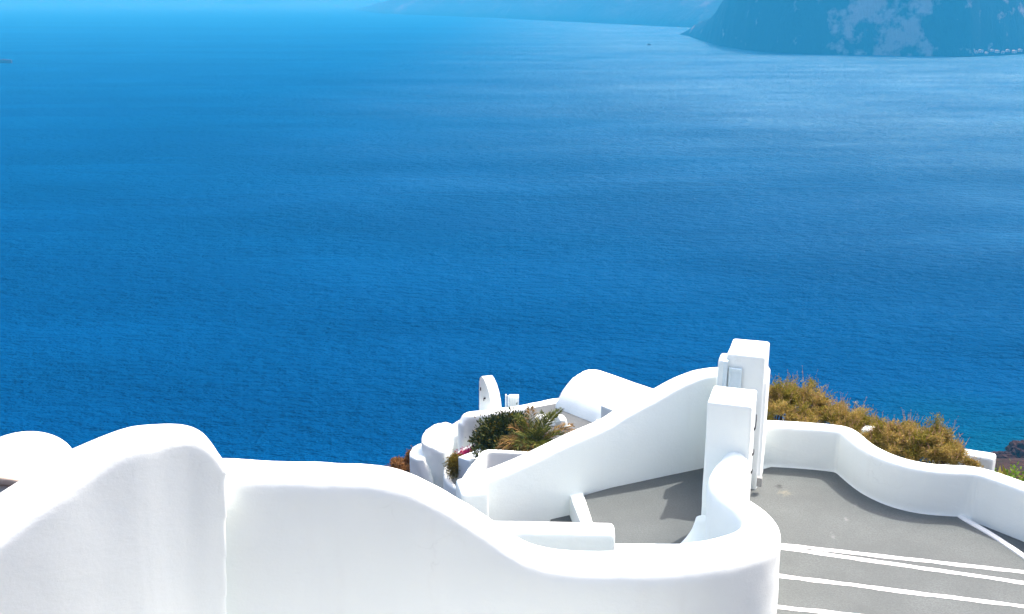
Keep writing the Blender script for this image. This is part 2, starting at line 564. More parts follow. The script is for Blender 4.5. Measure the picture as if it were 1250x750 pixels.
bm = bmesh.new()
r = 0.185
fp = far_pts([(235, 556, 9.28, .46), (300, 559, 9.35, .46), (400, 563, 9.45, .46), (460, 566, 9.5, .46), (500, 574, 9.52, .46),
              (535, 590, 9.55, .46), (570, 611, 9.57, .46), (600, 631, 9.58, .46), (630, 650, 9.58, .47), (660, 663, 9.62, .48),
              (700, 669, 9.66, .50), (750, 669, 9.68, .52), (800, 667, 9.72, .54), (840, 660, 9.80, .56)], 0.05)
zt = Z(-5.27)
hair = [(2.06, 9.60, zt, .55), (2.34, 9.76, zt, .52), (2.53, 9.98, zt, .47), (2.60, 10.22, zt, .42), (2.55, 10.46, zt, .38), (2.42, 10.74, zt, .34),
        (2.37, 11.05, zt, .33), (2.44, 11.38, zt, .33), (2.62, 11.75, zt, .34), (2.70, 11.95, zt, .34)]
sweep(bm, fp + hair, Z(-6.95), r=r, flare=0.03)
# splayed plaster foot inside, below the hairpin
rg = []
for k in range(9):
    hh = k / 8
    rr = 0.10 + 0.34 * (1 - hh) ** 1.8
    rg.append([bm.verts.new((2.30 + rr * math.cos(q * math.pi / 12), 11.75 + rr * .85 * math.sin(q * math.pi / 12), Z(-6.68 + 0.62 * hh))) for q in range(24)])
for A_, B2 in zip(rg[:-1], rg[1:]):
    for q in range(24):
        bm.faces.new((A_[q], A_[(q + 1) % 24], B2[(q + 1) % 24], B2[q]))
bm.faces.new(rg[0][::-1]); bm.faces.new(rg[-1])
tag(shape_soft(link('curved_wall', bm, WHITE), 0.03, 10, 0.5, 0.032, 0.7),
    'long white curved parapet across the foreground that dips and hooks round to the gate pillar', 'wall')

# thick domed wall at the left
bm = bmesh.new()
dl = far_pts([(277, 556, 9.0, .30), (270, 549, 8.99, .30), (262, 537, 8.97, .30), (250, 526, 8.95, .31), (230, 519, 8.92, .33), (200, 516.5, 8.87, .40),
              (170, 519.5, 8.82, .50), (125, 537, 8.78, .66), (75, 566, 8.72, .86), (25, 601, 8.68, 1.06), (0, 619, 8.66, 1.16),
              (-60, 664, 8.55, 1.34), (-150, 726, 8.4, 1.4), (-300, 800, 8.1, 1.4)], 0.06)
dl = [(p[0], p[1], p[2], p[3]) for p in dl]
sweep(bm, dl, Z(-7.2), r=0.2, flare=0.0, skew0=math.tan(R(23)))
for v in bm.verts:
    v.co.x -= (Z(-3.9) - v.co.z) * 0.075 * sstep(-3.6, -2.6, v.co.x)
tag(shape_soft(link('domed_wall', bm, WHITE), 0.03, 7, 0.5, 0.03, 1.0),
    'massive white hump backed wall sloping down to the lower left', 'wall')

# ------------------------------------------------------------------ gate pillars
ROT = -R(18)


def pillar(name, c, w, d, ztop, label, extra=None):
    bm = bmesh.new()
    h = ztop - (-6.95)
    box(bm, (c[0], c[1], Z(-6.95 + h / 2)), (w, d, h), ROT, 0.03)
    if extra:
        extra(bm)
    o = link(name, bm, WHITE)
    shape_soft(o, 0.014, 4, 0.5, 0.012, 0.5)
    return tag(o, label, 'gate pillar', 'gate pillars')


pillar('gate_pillar', (2.665, 12.2), .53, .60, -4.68, 'front square white gate pillar, the one the curved parapet runs into')


def back_extra(bm):
    box(bm, (3.05, 14.12, Z(-5.90)), (0.36, 0.34, 2.10), ROT, 0.05)          # lower plaster return on the stair side
    box(bm, (3.27, 13.87, Z(-5.93)), (0.46, 0.62, 1.9), ROT, 0.05)         # shoulder on the path side
    box(bm, (3.18, 13.4, Z(-6.75)), (0.62, 1.9, 0.36), ROT, 0.03)           # white kerb at the foot, under the gate


pillar('gate_pillar', (3.205, 13.85), .50, .70, -4.62, 'taller back white gate pillar beside the dry bush, with a blue gate leaf on its face', back_extra)

# pale blue shutter against the back pillar
ux = Vector((math.cos(ROT), math.sin(ROT), 0)); uy = Vector((-math.sin(ROT), math.cos(ROT), 0))
gp = Vector((3.205, 13.85, 0)) - uy * 0.35 - ux * 0.25       # left front foot of the back pillar
gate = empty('shutter', (gp.x, gp.y, Z(FLOOR)))
bm = bmesh.new()
c = gp + ux * 0.0 - uy * 0.05
box(bm, (c.x, c.y, Z(-5.63)), (0.055, 0.10, 1.86), ROT, 0.006)
link('frame_post', bm, BLUE, gate, False)
bm = bmesh.new()
c = gp + ux * 0.13 - uy * 0.035
box(bm, (c.x, c.y, Z(-5.68)), (0.17, 0.03, 1.76), ROT, 0.005)
link('panel', bm, BLUE, gate, False)
for s_ in (-1, 1):
    bm = bmesh.new()
    cc = c + ux * s_ * 0.07 - uy * 0.022
    box(bm, (cc.x, cc.y, Z(-5.68)), (0.028, 0.02, 1.76), ROT, 0.004)
    link('stile', bm, BLUE, gate, False)
bm = bmesh.new()
cc = c - uy * 0.024
box(bm, (cc.x, cc.y, Z(-4.815)), (0.112, 0.02, 0.03), ROT, 0.004)
link('top_rail', bm, BLUE, gate, False)
tag(gate, 'pale blue wooden shutter on the near face of the tall back pillar', 'shutter')

# closed white gate between the pillars, seen almost edge on
A0 = Vector((2.665, 12.2, 0)) + uy * 0.30
B0 = Vector((3.205, 13.85, 0)) - uy * 0.35
mid = (A0 + B0) / 2 + ux * 0.10
wd_ = (B0 - A0).length - 0.02
door = empty('gate', (mid.x, mid.y, Z(FLOOR)))
bm = bmesh.new()
for k in range(6):
    cc = mid + uy * ((k - 2.5) * wd_ / 6)
    box(bm, (cc.x, cc.y, Z(-5.88)), (0.035, wd_ / 6 - 0.006, 1.30), ROT, 0.005)
link('boards', bm, GATEW, door, False)
for zz in (-5.4, -6.3):
    bm = bmesh.new()
    cc = mid - ux * 0.033
    box(bm, (cc.x, cc.y, Z(zz)), (0.025, wd_ * .96, 0.10), ROT, 0.004)
    link('rail', bm, GATEW, door, False)
tag(door, 'closed white board gate between the two gate pillars, seen almost edge on', 'gate')

# iron fittings on the path side of the front pillar
fr = Vector((2.665, 12.2, 0)) + ux * 0.268
for k, (dy, zz, ln, lab) in enumerate([(0.17, -5.15, 0.17, 'long dark iron hook near the top of the front pillar side'),
                                       (0.15, -5.48, 0.06, 'short dark iron peg midway down the front pillar side'),
                                       (0.10, -5.70, 0.04, 'tiny dark iron pin lowest on the front pillar side')]):
    p = fr + uy * dy
    t = empty('gate_hook', (p.x, p.y, Z(zz)))
    bm = bmesh.new()
    a = Vector((p.x, p.y, Z(zz)))
    box(bm, tuple(a + ux * 0.004), (0.014, 0.03, 0.03), ROT, 0.003)
    link('wall_plate', bm, IRON, t, False)
    bm = bmesh.new()
    tube(bm, [a, a + ux * 0.012, a + ux * 0.015 + uy * ln * 0.3 + Vector((0, 0, ln * 0.6)), a + ux * 0.012 + uy * ln * 0.35 + Vector((0, 0, ln))], 0.007, 0.005)
    link('hook', bm, IRON, t)
    tag(t, lab, 'hook', 'iron fittings on the front gate pillar')

# little grey box at the foot of the back pillar
bm = bmesh.new()
p = atY(927, 588, 13.35)
box(bm, (p.x, p.y, p.z), (0.07, 0.07, 0.13), ROT, 0.008)
pb = link('junction_box', bm, PLATE, None, False)
bm = bmesh.new()
box(bm, (p.x - 0.0, p.y - 0.036, p.z), (0.05, 0.006, 0.10), ROT, 0.002)
link('cover', bm, PLATE, pb, False)
tag(pb, 'small grey plastic box at the foot of the gate opening', 'junction box')

# ------------------------------------------------------------------ stair wall (sloping, behind the landing)
d = Vector((1.79, .83, 0)).normalized()
nrm = Vector((d.y, -d.x, 0))
p0 = Vector((.96, 13.45, 0))
bm = bmesh.new()
pts = []
for px, py in [(590, 591), (620, 580), (650, 567), (700, 543), (743, 524), (764, 511), (796, 494), (812, 485), (828, 476), (845, 468), (862, 462), (882, 459), (897, 458.5)]:
    q = atplane(px, py, p0, nrm)
    cc = q - nrm * 0.16
    pts.append((cc.x, cc.y, q.z + 0.035, .32))
sweep(bm, pts, lambda x, y: Z(-6.9 if x > 0.75 else -8.0), r=0.05, flare=0.11, flare_h=0.13)
box(bm, (-0.52, 12.80, Z(-7.1)), (0.36, 0.5, 1.9), R(12), 0.05)
tag(shape_soft(link('stair_wall', bm, WHITE), 0.022, 4, 0.5, 0.015, 0.7),
    'white wall swooping down to the left from the gate, behind the grey landing', 'wall')

# low inner wall and ledge
bm = bmesh.new()
sweep(bm, [(-0.6, 11.42, Z(-6.0), .30), (0.3, 11.37, Z(-5.985), .30), (1.15, 11.33, Z(-5.985), .30)], Z(-7.6), r=0.06)
tag(shape_soft(link('low_wall', bm, WHITE), 0.02, 6), 'short low white wall with a rounded end in front of the grey landing', 'wall')
bm = bmesh.new()
box(bm, (1.72, 11.6, Z(-6.72)), (1.2, 0.62, 0.44), 0, 0.03)
tag(shape_soft(link('ledge', bm, WHITE), 0.02, 4), 'thin white ledge along the near edge of the grey landing', 'ledge')

# ------------------------------------------------------------------ landing and path floor
def sheet(name, pts, z, mat, depth=0.3, cuts=0):
    bm = bmesh.new()
    prism(bm, pts, Z(z - depth), Z(z))
    return link(name, bm, mat, None, False)


def xy(px, py, z):
    p = atZ(px, py, z)
    return (p.x, p.y)


A = xy(709, 606, FLOOR); B_ = xy(724, 645, FLOOR)
land = [A, (B_[0] + 0.05, B_[1] - 0.6), (2.35, 11.3), (2.75, 12.2), (3.2, 13.6), (3.0, 14.6), (2.6, 14.38)]
tag(sheet('landing', land, FLOOR, CONC), kind='structure')
# white edging of the landing
bm = bmesh.new()
e0 = Vector((*A, 0)); e1 = Vector((*B_, 0)) + (Vector((*B_, 0)) - Vector((*A, 0))) * 0.6
u = (e1 - e0).normalized(); w = Vector((u.y, -u.x, 0))
e0 = e0 - u * 0.25
prism(bm, [(e0 - w * 0.05)[:2], (e0 + w * 0.26)[:2], (e0 + u * 0.22 + w * 0.15)[:2], (e1 + w * 0.13)[:2], e1[:2]], Z(-7.1), Z(FLOOR + 0.02))
tag(shape_soft(link('landing_edge', bm, WHITE), 0.012, 6), 'white painted kerb on the left edge of the grey landing', 'kerb')
# steps going down to the left
for k in range(5):
    o0 = e0 + w * (0.13 + 0.30 * k); o1 = e1 + w * (0.13 + 0.30 * k)
    bm = bmesh.new()
    prism(bm, [o0[:2], (o0 + w * 0.298)[:2], (o1 + w * 0.298)[:2], o1[:2]], Z(-9.2), Z(FLOOR - 0.28 * (k + 1)))
    if k < 3:
        tag(link('stair_step', bm, CONC, None, False),
            'concrete step going down from the landing behind the low white wall', 'step', 'steps below the landing')
    else:
        bm.free()

# right curved wall (plan curve shared by the path)
RW = [(930, 513), (960, 514), (1000, 517), (1030, 519.5), (1042, 522), (1052, 530), (1062, 540), (1078, 551), (1100, 560), (1125, 566), (1150, 568), (1175, 567), (1195, 569.5),
      (1215, 575.5), (1250, 588.5), (1300, 606), (1380, 640), (1500, 700), (1640, 780)]
rw = []
for px, py in RW:
    p = atZ(px, py, -5.93)
    rw.append((p.x, p.y, Z(-5.91), .27))
rw = catmull(rw, 0.12)
for it in range(6):
    rw = [rw[0]] + [tuple((a + 2 * b2 + c) / 4 for a, b2, c in zip(rw[i - 1], rw[i], rw[i + 1])) for i in range(1, len(rw) - 1)] + [rw[-1]]
rwc = offset_pts(rw, .135)
bm = bmesh.new()
sweep(bm, rwc, lambda x, y: Z(-6.62 if x < 6.0 else -6.9), r=0.055, flare=0.085, flare_h=0.11)
tag(shape_soft(link('winding_wall', bm, WHITE), 0.022, 4, 0.5, 0.014, 0.6),
    'low white serpentine wall on the right between the grey path and the dry bushes', 'wall')

PF = -6.53
# path floor
inner = [(p[0], p[1]) for p in rwc if p[0] < 5.75][::2]
curb0 = xy(1176, 633, PF); curb1 = xy(1253, 682, PF); curb2 = xy(1330, 735, PF)
path = [(2.95, 13.0)] + [(3.25, 13.9)] + inner[1:] + [curb0, curb1, curb2, (7.0, 9.0), (2.0, 9.0), (2.3, 10.8)]
bm = bmesh.new()
f = bm.faces.new([bm.verts.new((p[0], p[1], Z(PF))) for p in path])
bm.normal_update()
if f.normal.z < 0:
    f.normal_flip()
tag(link('path', bm, CONC, None, False), kind='structure')
low = [curb0] + [(p[0], p[1]) for p in rwc if p[0] >= 5.7][::3] + [(rwc[-1][0] + .3, rwc[-1][1]), (9, 9), (7.2, 8.8), curb2, curb1]
bm = bmesh.new()
f = bm.faces.new([bm.verts.new((p[0], p[1], Z(-6.585))) for p in low])
bm.normal_update()
if f.normal.z < 0:
    f.normal_flip()
tag(link('lower_path', bm, CONC, None, False), kind='structure')
# white kerb between the path and the lower path
bm = bmesh.new()
cb = [(*xy(1165, 622, PF), Z(PF + .02), .11), (*curb0, Z(PF + .02), .10), (*xy(1213, 655, PF), Z(PF + .02), .09), (*curb1, Z(PF + .02), .09), (*curb2, Z(PF + .02), .09)]
sweep(bm, cb, Z(-6.9), r=0.02)
tag(link('kerb', bm, PAINT), 'white painted kerb running diagonally to the right edge between two path levels', 'kerb')

# steps with painted edges, rising towards the viewer
LINES = [((950, 663), (1262, 698), .012), ((950, 666.5), (1262, 711.5), .024), ((950, 701), (1262, 740), .09), ((945, 738.5), (1262, 772), .16)]
labs = ['narrow wedge shaped concrete tread, farthest of the white edged steps', 'concrete step with white painted edge just nearer than the wedge tread',
        'concrete step with white painted edge, second from the bottom edge of the picture', 'nearest concrete step with a white painted edge, cut off by the bottom frame']
ends = []
for a, b2, rise in LINES:
    pa = Vector((*xy(*a, PF + rise), 0)); pb2 = Vector((*xy(*b2, PF + rise), 0))
    dr = (pb2 - pa).normalized()
    ends.append((pa - dr * 0.35, pb2 + dr * 0.8, rise))
lastd = Vector((0, -0.75, 0))
for k, (a, b2, rise) in enumerate(ends):
    na, nb = (ends[k + 1][0], ends[k + 1][1]) if k < 3 else (a + lastd, b2 + lastd)
    u = (b2 - a).normalized(); w = Vector((u.y, -u.x, 0))
    bm = bmesh.new()
    prism(bm, [(a.x, a.y), (b2.x, b2.y), (nb.x, nb.y), (na.x, na.y)], Z(PF - 0.05), Z(PF + rise))
    st = link('path_step', bm, CONC, None, False)
    tag(st, labs[k], 'step', 'white edged path steps')
    bm = bmesh.new()
    # slightly uneven painted stripe
    top = []; bot = []
    nseg = 40
    for i in range(nseg + 1):
        t = i / nseg
        q = a.lerp(b2, t)
        wd = 0.085 + 0.020 * noise.noise(Vector((t * 9, k * 5.3, 0))) + 0.014 * noise.noise(Vector((t * 31, k * 5.3, 4)))
        q0 = q + w * (0.004 + 0.014 * noise.noise(Vector((t * 17, k * 3.1, 9))))
        top.append(bm.verts.new((q0.x, q0.y, Z(PF + rise + 0.004)))); bot.append(bm.verts.new((q.x + w.x * wd, q.y + w.y * wd, Z(PF + rise + 0.004))))
    for i in range(nseg):
        bm.faces.new((top[i], bot[i], bot[i + 1], top[i + 1]))
    bm.normal_update()
    link('painted_edge', bm, PAINT, st, False)

# ------------------------------------------------------------------ middle-distance white houses and garden (about 30 m off)
HB = -17.5                                 # how deep the foundations go


def far30(lst, comp=0.03):
    return far_pts(lst, comp)


# terrace parapet
bm = bmesh.new()
sweep(bm, far30([(563, 514, 29.1, .3), (568, 505, 29.2, .32), (576, 502, 29.3, .34), (590, 500.5, 29.5, .34), (612, 498, 29.8, .34), (640, 494, 30.2, .36), (660, 490, 30.6, .42), (680, 486, 31.0, .5), (694, 484, 31.4, .5)]),
      Z(HB), r=0.09, step=0.15)
tag(shape_soft(link('terrace_wall', bm, WHITE_OLD), 0.05, 5, 0.5, 0.05, 0.9), 'pale weathered parapet behind the palm, below the upright fin', 'wall')

# vaulted house
bm = bmesh.new()
pa = atY(714, 452, 30.5)
zr = pa.z - CH
pb2 = atZ(790, 478.5, zr)
dv = (pb2 - pa); dv.z = 0; dv.normalize()
nv = Vector((dv.y, -dv.x, 0))
Rv = 1.36
segs = 32
R0 = []; R1 = []
for k in range(segs + 1):
    a = math.pi * k / segs
    o = nv * (Rv * math.cos(a)); zz = pa.z - Rv + Rv * math.sin(a)
    R0.append(bm.verts.new((pa.x + o.x, pa.y + o.y, zz))); q = pa + dv * 5
    R1.append(bm.verts.new((q.x + o.x, q.y + o.y, zz)))
for k in range(segs):
    bm.faces.new((R0[k], R1[k], R1[k + 1], R0[k + 1]))
lo0 = [bm.verts.new((R0[0].co.x, R0[0].co.y, Z(HB))), bm.verts.new((R0[-1].co.x, R0[-1].co.y, Z(HB)))]
lo1 = [bm.verts.new((R1[0].co.x, R1[0].co.y, Z(HB))), bm.verts.new((R1[-1].co.x, R1[-1].co.y, Z(HB)))]
bm.faces.new((lo0[0], lo1[0], R1[0], R0[0])); bm.faces.new((R0[-1], R1[-1], lo1[1], lo0[1]))
bm.faces.new(R0[::1] + [lo0[1], lo0[0]]); bm.faces.new(R1[::-1] + [lo1[0], lo1[1]]); bm.faces.new((lo0[0], lo0[1], lo1[1], lo1[0]))
bmesh.ops.recalc_face_normals(bm, faces=bm.faces[:])
tag(shape_soft(link('vaulted_house', bm, WHITE), 0.05, 6, 0.5, 0.04, 1.2), 'white barrel vaulted roof beyond the sloping stair wall', 'house')

# terrace floor
tz = -11.75
bm = bmesh.new()
f = bm.faces.new([bm.verts.new((*xy(px, py, tz), Z(tz))) for px, py in [(640, 510), (640, 500), (690, 490.5), (729.5, 506), (727, 522), (702, 545), (655, 548)]])
bm.normal_update()
if f.normal.z < 0:
    f.normal_flip()
tag(link('terrace', bm, CONC2, None, False), kind='structure')
# white block by the stair wall
bm = bmesh.new()
bz = tz + 0.88
prism(bm, [xy(733, 494.5, bz), xy(758, 487, bz), xy(780, 495, bz), xy(757, 504.5, bz)], Z(HB), Z(bz))
prism(bm, [xy(728.5, 505.5, tz), xy(745, 500, tz), xy(775, 520, tz), xy(745, 540, tz), xy(726.5, 524, tz)], Z(HB), Z(tz + .12))
tag(shape_soft(link('white_block', bm, WHITE), 0.035, 3), 'square white plaster block between the vault and the sloping stair wall', 'block')

# jagged white rock on the terrace
bm = bmesh.new()
for px, py, rx, rz in [(684, 520, 9, 18), (676, 524, 9, 12), (694, 527, 10, 8), (668, 522, 6, 7), (660, 512, 8, 4)]:
    p = atY(px, py, 28.3); s = pxm(p)
    bmesh.ops.create_icosphere(bm, subdivisions=2, radius=1, matrix=Matrix.Translation(p) @ Matrix.Rotation(px, 4, 'Z') @ Matrix.Diagonal((rx * s, rx * s, rz * s, 1)))
for v in bm.verts:
    v.co += Vector((noise.noise(v.co * 2.1), noise.noise(v.co * 2.1 + Vector((9, 0, 0))), noise.noise(v.co * 2.1 + Vector((0, 9, 0))))) * 0.12
tag(link('whitewashed_rock', bm, WHITE, None, False), 'jagged whitewashed rock on the grey terrace behind the palm', 'rock')

# upright fin
bm = bmesh.new()
prof = [(585, 503), (585, 466), (585.8, 461.5), (588, 459.5), (590.5, 462.5), (594, 470), (597, 480), (599, 490), (600.5, 503)]
fr_ = [atY(px, py, 29.7) for px, py in prof]
ev = Vector((0.29, 0.55, -0.17))
lo = [bm.verts.new(p) for p in fr_]; hi = [bm.verts.new(p + ev) for p in fr_]
bm.faces.new(lo); bm.faces.new(hi[::-1])
for i in range(len(lo)):
    j = (i + 1) % len(lo)
    bm.faces.new((lo[j], lo[i], hi[i], hi[j]))
bmesh.ops.recalc_face_normals(bm, faces=bm.faces[:])
fin = link('wall_fin', bm, WHITE, None, False)
tag(fin, 'tall white fin with a curved back rising from the terrace parapet', 'pillar')
for px, py, w_, h_ in [(586.6, 475, 1.4, 3.6), (591.5, 486.5, 2.6, 1.4), (590.6, 488, 1.0, 3.0)]:
    bm = bmesh.new()
    p = atY(px, py, 29.67); s = pxm(p)
    box(bm, p, (w_ * s, 0.05, h_ * s), 0, 0.006)
    link('iron_fitting', bm, IRON, fin, False)

# white slatted gate to its right
gt = empty('slatted_gate', atY(626, 498, 30.4))
for k, (px0, px1, y0) in enumerate([(616.7, 618.3, 481.3), (619.6, 621.2, 482.5)]):
    bm = bmesh.new()
    a = atY((px0 + px1) / 2, (y0 + 499) / 2, 30.4); s = pxm(a)
    box(bm, a, ((px1 - px0) * s, 0.05, (499 - y0) * s), 0, 0.005)
    link('post', bm, WHITE, gt, False)
for k in range(5):
    bm = bmesh.new()
    px = 622.6 + k * 2.0
    a = atY(px, 491, 30.4); s = pxm(a)
    box(bm, a, (1.25 * s, 0.03, 14 * s), 0, 0.004)
    link('slat', bm, WHITE, gt, False)
bm = bmesh.new()
a = atY(627.5, 491, 30.55); s = pxm(a)
box(bm, a, (11.6 * s, 0.22, 17 * s), 0, 0.02)
link('back_board', bm, BLUEWHITE, gt, False)
tag(gt, 'small white slatted gate standing just right of the tall fin', 'gate')

# whitewashed cave houses: rounded hulls
def hull_of(bm, top, bottom, drop):
    vs = []
    for px, py, Y in top:
        vs.append(bm.verts.new(atY(px, py, Y)))
    for px, py, Y in bottom:
        vs.append(bm.verts.new(atY(px, py, Y)))
        p = atY(px, py, Y); vs.append(bm.verts.new((p.x, p.y, p.z - drop)))
    r = bmesh.ops.convex_hull(bm, input=vs)
    junk = [e for e in r['geom_interior'] + r['geom_unused'] if isinstance(e, bmesh.types.BMVert) and e.is_valid]
    if junk:
        bmesh.ops.delete(bm, geom=list(set(junk)), context='VERTS')


bm = bmesh.new()
hull_of(bm, [(499, 552, 29.2), (503, 545, 29.5), (512, 540, 29.8), (520, 541, 29.8), (500, 557, 28.9), (508, 561, 28.7), (518, 560, 28.7)], [(504, 568, 28.8), (514, 582, 28.6), (530, 590, 28.6)], 3)
tag(shape_soft(link('cave_house', bm, WHITE_OLD), 0.05, 7, 0.5, 0.05, 0.5), 'smallest rounded white cave house bulge, leftmost beside the rusty scrub', 'cave house', 'rounded cave houses')
bm = bmesh.new()
hull_of(bm, [(513.5, 531, 29.4), (520, 522.5, 29.7), (532, 516.5, 30.1), (546, 515, 30.4), (556, 519, 30.2), (514.5, 540, 29.0), (524, 548, 28.9), (540, 552, 28.8), (552, 545, 29.2)],
        [(517, 556, 28.9), (532, 582, 28.8), (552, 590, 28.9)], 3)
hull_of(bm, [(535, 540, 29.2), (548, 520, 30.2), (560, 514, 30.2), (572, 506, 30.3), (585, 520, 29.8), (600, 530, 29.9), (560, 534, 30.0)], [(540, 556, 29.7), (575, 545, 29.8), (605, 538, 29.9)], 3)
tag(shape_soft(link('cave_house', bm, WHITE_OLD), 0.05, 8, 0.5, 0.09, 0.6), 'larger bulging white cave house wall left of the terrace parapet', 'cave house', 'rounded cave houses')

# round garden wall
bm = bmesh.new()
ringpts = []
for px, py, Y in [(616, 533, 28.7), (600, 536, 28.7), (584, 540, 28.65), (570, 546, 28.55), (557, 555, 28.4), (548, 566, 28.2), (545, 577, 27.9), (549, 588, 27.6), (560, 596, 27.2)]:
    p = atY(px, py, Y)
    ringpts.append((p.x, p.y, p.z, .2))
sweep(bm, ringpts, Z(HB), r=0.06, step=0.12)
tag(shape_soft(link('garden_wall', bm, WHITE), 0.04, 5, 0.5, 0.03, 0.5), 'thin white wall curving round the yellow bush and pink flowers', 'wall')

# small block right of the yellow bush
bm = bmesh.new()
zz = -12.2
prism(bm, [xy(559, 558, zz), xy(586, 547, zz), xy(600, 553, zz), xy(573, 563, zz)], Z(HB), Z(zz))
tag(shape_soft(link('white_block', bm, BLUEWHITE), 0.03, 3), 'little bluish white block right of the yellow bush', 'block')
# planter wall
bm = bmesh.new()
pl = [(563, 590, 24.5), (574, 572, 25.2), (584, 560, 25.6), (592, 550, 26.0), (606, 549, 26.2), (640, 551, 26.5), (700, 553, 26.8)]
sweep(bm, far_pts([(a, b2, c, .16) for a, b2, c in pl], 0.02), Z(HB), r=0.03, step=0.15)
tag(shape_soft(link('planter_wall', bm, WHITE), 0.04, 4), 'white planter wall in front of the palm and dark bush', 'wall')

# dome at far left
dm = empty('domed_house', atY(20, 600, 24.0))
p = atY(6, 592, 24.0); s = pxm(p)
bm = bmesh.new()
ell(bm, (p.x - .02, p.y + 1.0, p.z - 0.05), (64 * s, 1.3, 44 * s), 5)
for v in bm.verts:
    v.co.z = max(v.co.z, p.z - 0.02)
shape_soft(link('dome', bm, WHITE, dm), 0.05, 5)
bm = bmesh.new()
sweep(bm, [(lambda q: (q.x, q.y, q.z, .25))(atY(px, py, Y)) for px, py, Y in [(-60, 572, 23.0), (-20, 577, 22.9), (10, 581, 22.8), (30, 584, 22.8), (50, 585, 22.9), (75, 583, 23.3)]], lambda x, y: Z(-10.95), r=0.05, step=0.15, flare_h=0.02)
shape_soft(link('rim', bm, TAN, dm), 0.04, 4)
bm = bmesh.new()
prism(bm, [(-14, 22.80), (-9.75, 22.95), (-9.7, 24.4), (-14, 24.4)], Z(-18), Z(-10.9))
link('body', bm, WHITE_OLD, dm, False)
tag(dm, 'white domed roof with a tan rim behind the hump backed wall at far left', 'house')

# white wall end and stone behind the right-hand bushes
bm = bmesh.new()
sweep(bm, far_pts([(1140, 543, 15.6, .26), (1165, 546.5, 15.4, .26), (1207, 553, 15.1, .26)], 0.02), Z(-9.6), r=0.05, step=0.1)
tag(shape_soft(link('end_wall', bm, WHITE), 0.02, 4), 'stub of white wall poking out at the right end of the dry bushes', 'wall')
bm = bmesh.new()
p = atY(1061, 528, 15.6)
ell(bm, p, (.13, .13, .10), 3); ell(bm, (p.x + .06, p.y + .05, p.z - .1), (.2, .2, .16), 3); ell(bm, (p.x, p.y, p.z - .6), (.2, .2, .6), 3)
tag(shape_soft(link('whitewashed_stone', bm, WHITE), 0.02, 3, 0.5, 0.06, 0.15), 'small whitewashed stone showing between the two dry bushes', 'stone')


# ------------------------------------------------------------------ plants
def blade(bm, p, d, L, w, mat=0, bend=0.0):
    d = d.normalized()
    sd = d.cross(Vector((random.gauss(0, 1), random.gauss(0, 1), random.gauss(0, 1))))
    if sd.length < 1e-4:
        sd = Vector((1, 0, 0))
    sd.normalize()
    mid = p + d * L * 0.5 + sd * 0
    tip = p + d * L + Vector((0, 0, -bend * L))
    v = [bm.verts.new(p), bm.verts.new(mid + sd * w / 2), bm.verts.new(tip), bm.verts.new(mid - sd * w / 2)]
    f = bm.faces.new(v)
    f.material_index = mat
    return f


def dry_bush(name, blobs, nst, label, mats, group, seed, leaf=(0.055, 0.010), tip=0.16):
    """blobs: (centre, radii) ellipsoids; stems radiate from the floor of each blob to its surface"""
    random.seed(seed)
    c0 = blobs[0][0]
    root = empty(name, (c0.x, c0.y, c0.z - blobs[0][1][2]))
    fol = bmesh.new(); stem = bmesh.new()
    tot = sum(b2[1][0] * b2[1][2] for b2 in blobs)
    for c, rad in blobs[1:]:
        tube(stem, [Vector((c0.x, c0.y, c0.z - blobs[0][1][2] * .6)), Vector((c.x, c.y, c.z - rad[2] * .6))], 0.02, 0.012, 5)
    for c, rad in blobs:
        k = int(nst * rad[0] * rad[2] / tot)
        ncl = max(5, k // 15)
        for m_ in range(ncl):
            a = random.uniform(0, 2 * math.pi)
            el = math.asin(min(1, random.uniform(-0.1, 1)))
            dv_ = Vector((math.cos(a) * math.cos(el), math.sin(a) * math.cos(el), math.sin(el)))
            rr = random.uniform(0.45, 1.06)
            top = c + Vector((dv_.x * rad[0], dv_.y * rad[1], dv_.z * rad[2])) * rr
            base = Vector((c.x + dv_.x * rad[0] * 0.4, c.y + dv_.y * rad[1] * 0.4, c.z - rad[2] * 0.6))
            tube(stem, [base, base.lerp(top, .5) + Vector((0, 0, .05)), top], 0.010, 0.004, 4)
            cr = 0.46 * min(rad[0], rad[2]) * random.uniform(.55, 1.3)
            tone = random.random()
            for i in range(20):
                d_ = (dv_ * .7 + Vector((random.gauss(0, .8), random.gauss(0, .8), random.gauss(.45, .6)))).normalized()
                st = top - dv_ * cr * .6
                end = top + d_ * cr * random.uniform(.4, 1.5)
                sag = Vector((0, 0, -cr * random.uniform(0, .5)))
                for j in range(36):
                    t = random.uniform(0.15, 1.0)
                    q = st.lerp(end, t) + sag * t * t + Vector((random.gauss(0, .016), random.gauss(0, .016), random.gauss(0, .016)))
                    dd = d_ * .8 + Vector((random.gauss(0, .8), random.gauss(0, .8), random.gauss(.15, .7)))
                    blade(fol, q, dd, leaf[0] * random.uniform(.5, 1.3), leaf[1] * random.uniform(.8, 1.7), 2 if (tone > .62 and len(mats) > 2) else 0)
                if d_.z > .25 and dv_.z > .1 and random.random() < .22:
                    L = tip * random.uniform(.6, 1.7)
                    e2 = end + sag
                    dd0 = (d_ + Vector((0, 0, .7))).normalized()
                    blade(fol, e2, dd0, L, 0.006, 1)
                    for j in range(9):
                        q = e2 + dd0 * L * random.uniform(.2, 1.0)
                        blade(fol, q, dd0 + Vector((random.gauss(0, .8), random.gauss(0, .8), random.gauss(0, .4))), leaf[0] * .4, leaf[1] * .6, 1)
    link('foliage', fol, mats, root, False)
    link('stems', stem, WOOD, root, False)
    tag(root, label, 'bush', group)
    return root


def B(px, py, Y, rx, rz, ry):
    p = atY(px, py, Y); s = pxm(p)
    return (p, (rx * s, ry, rz * s))


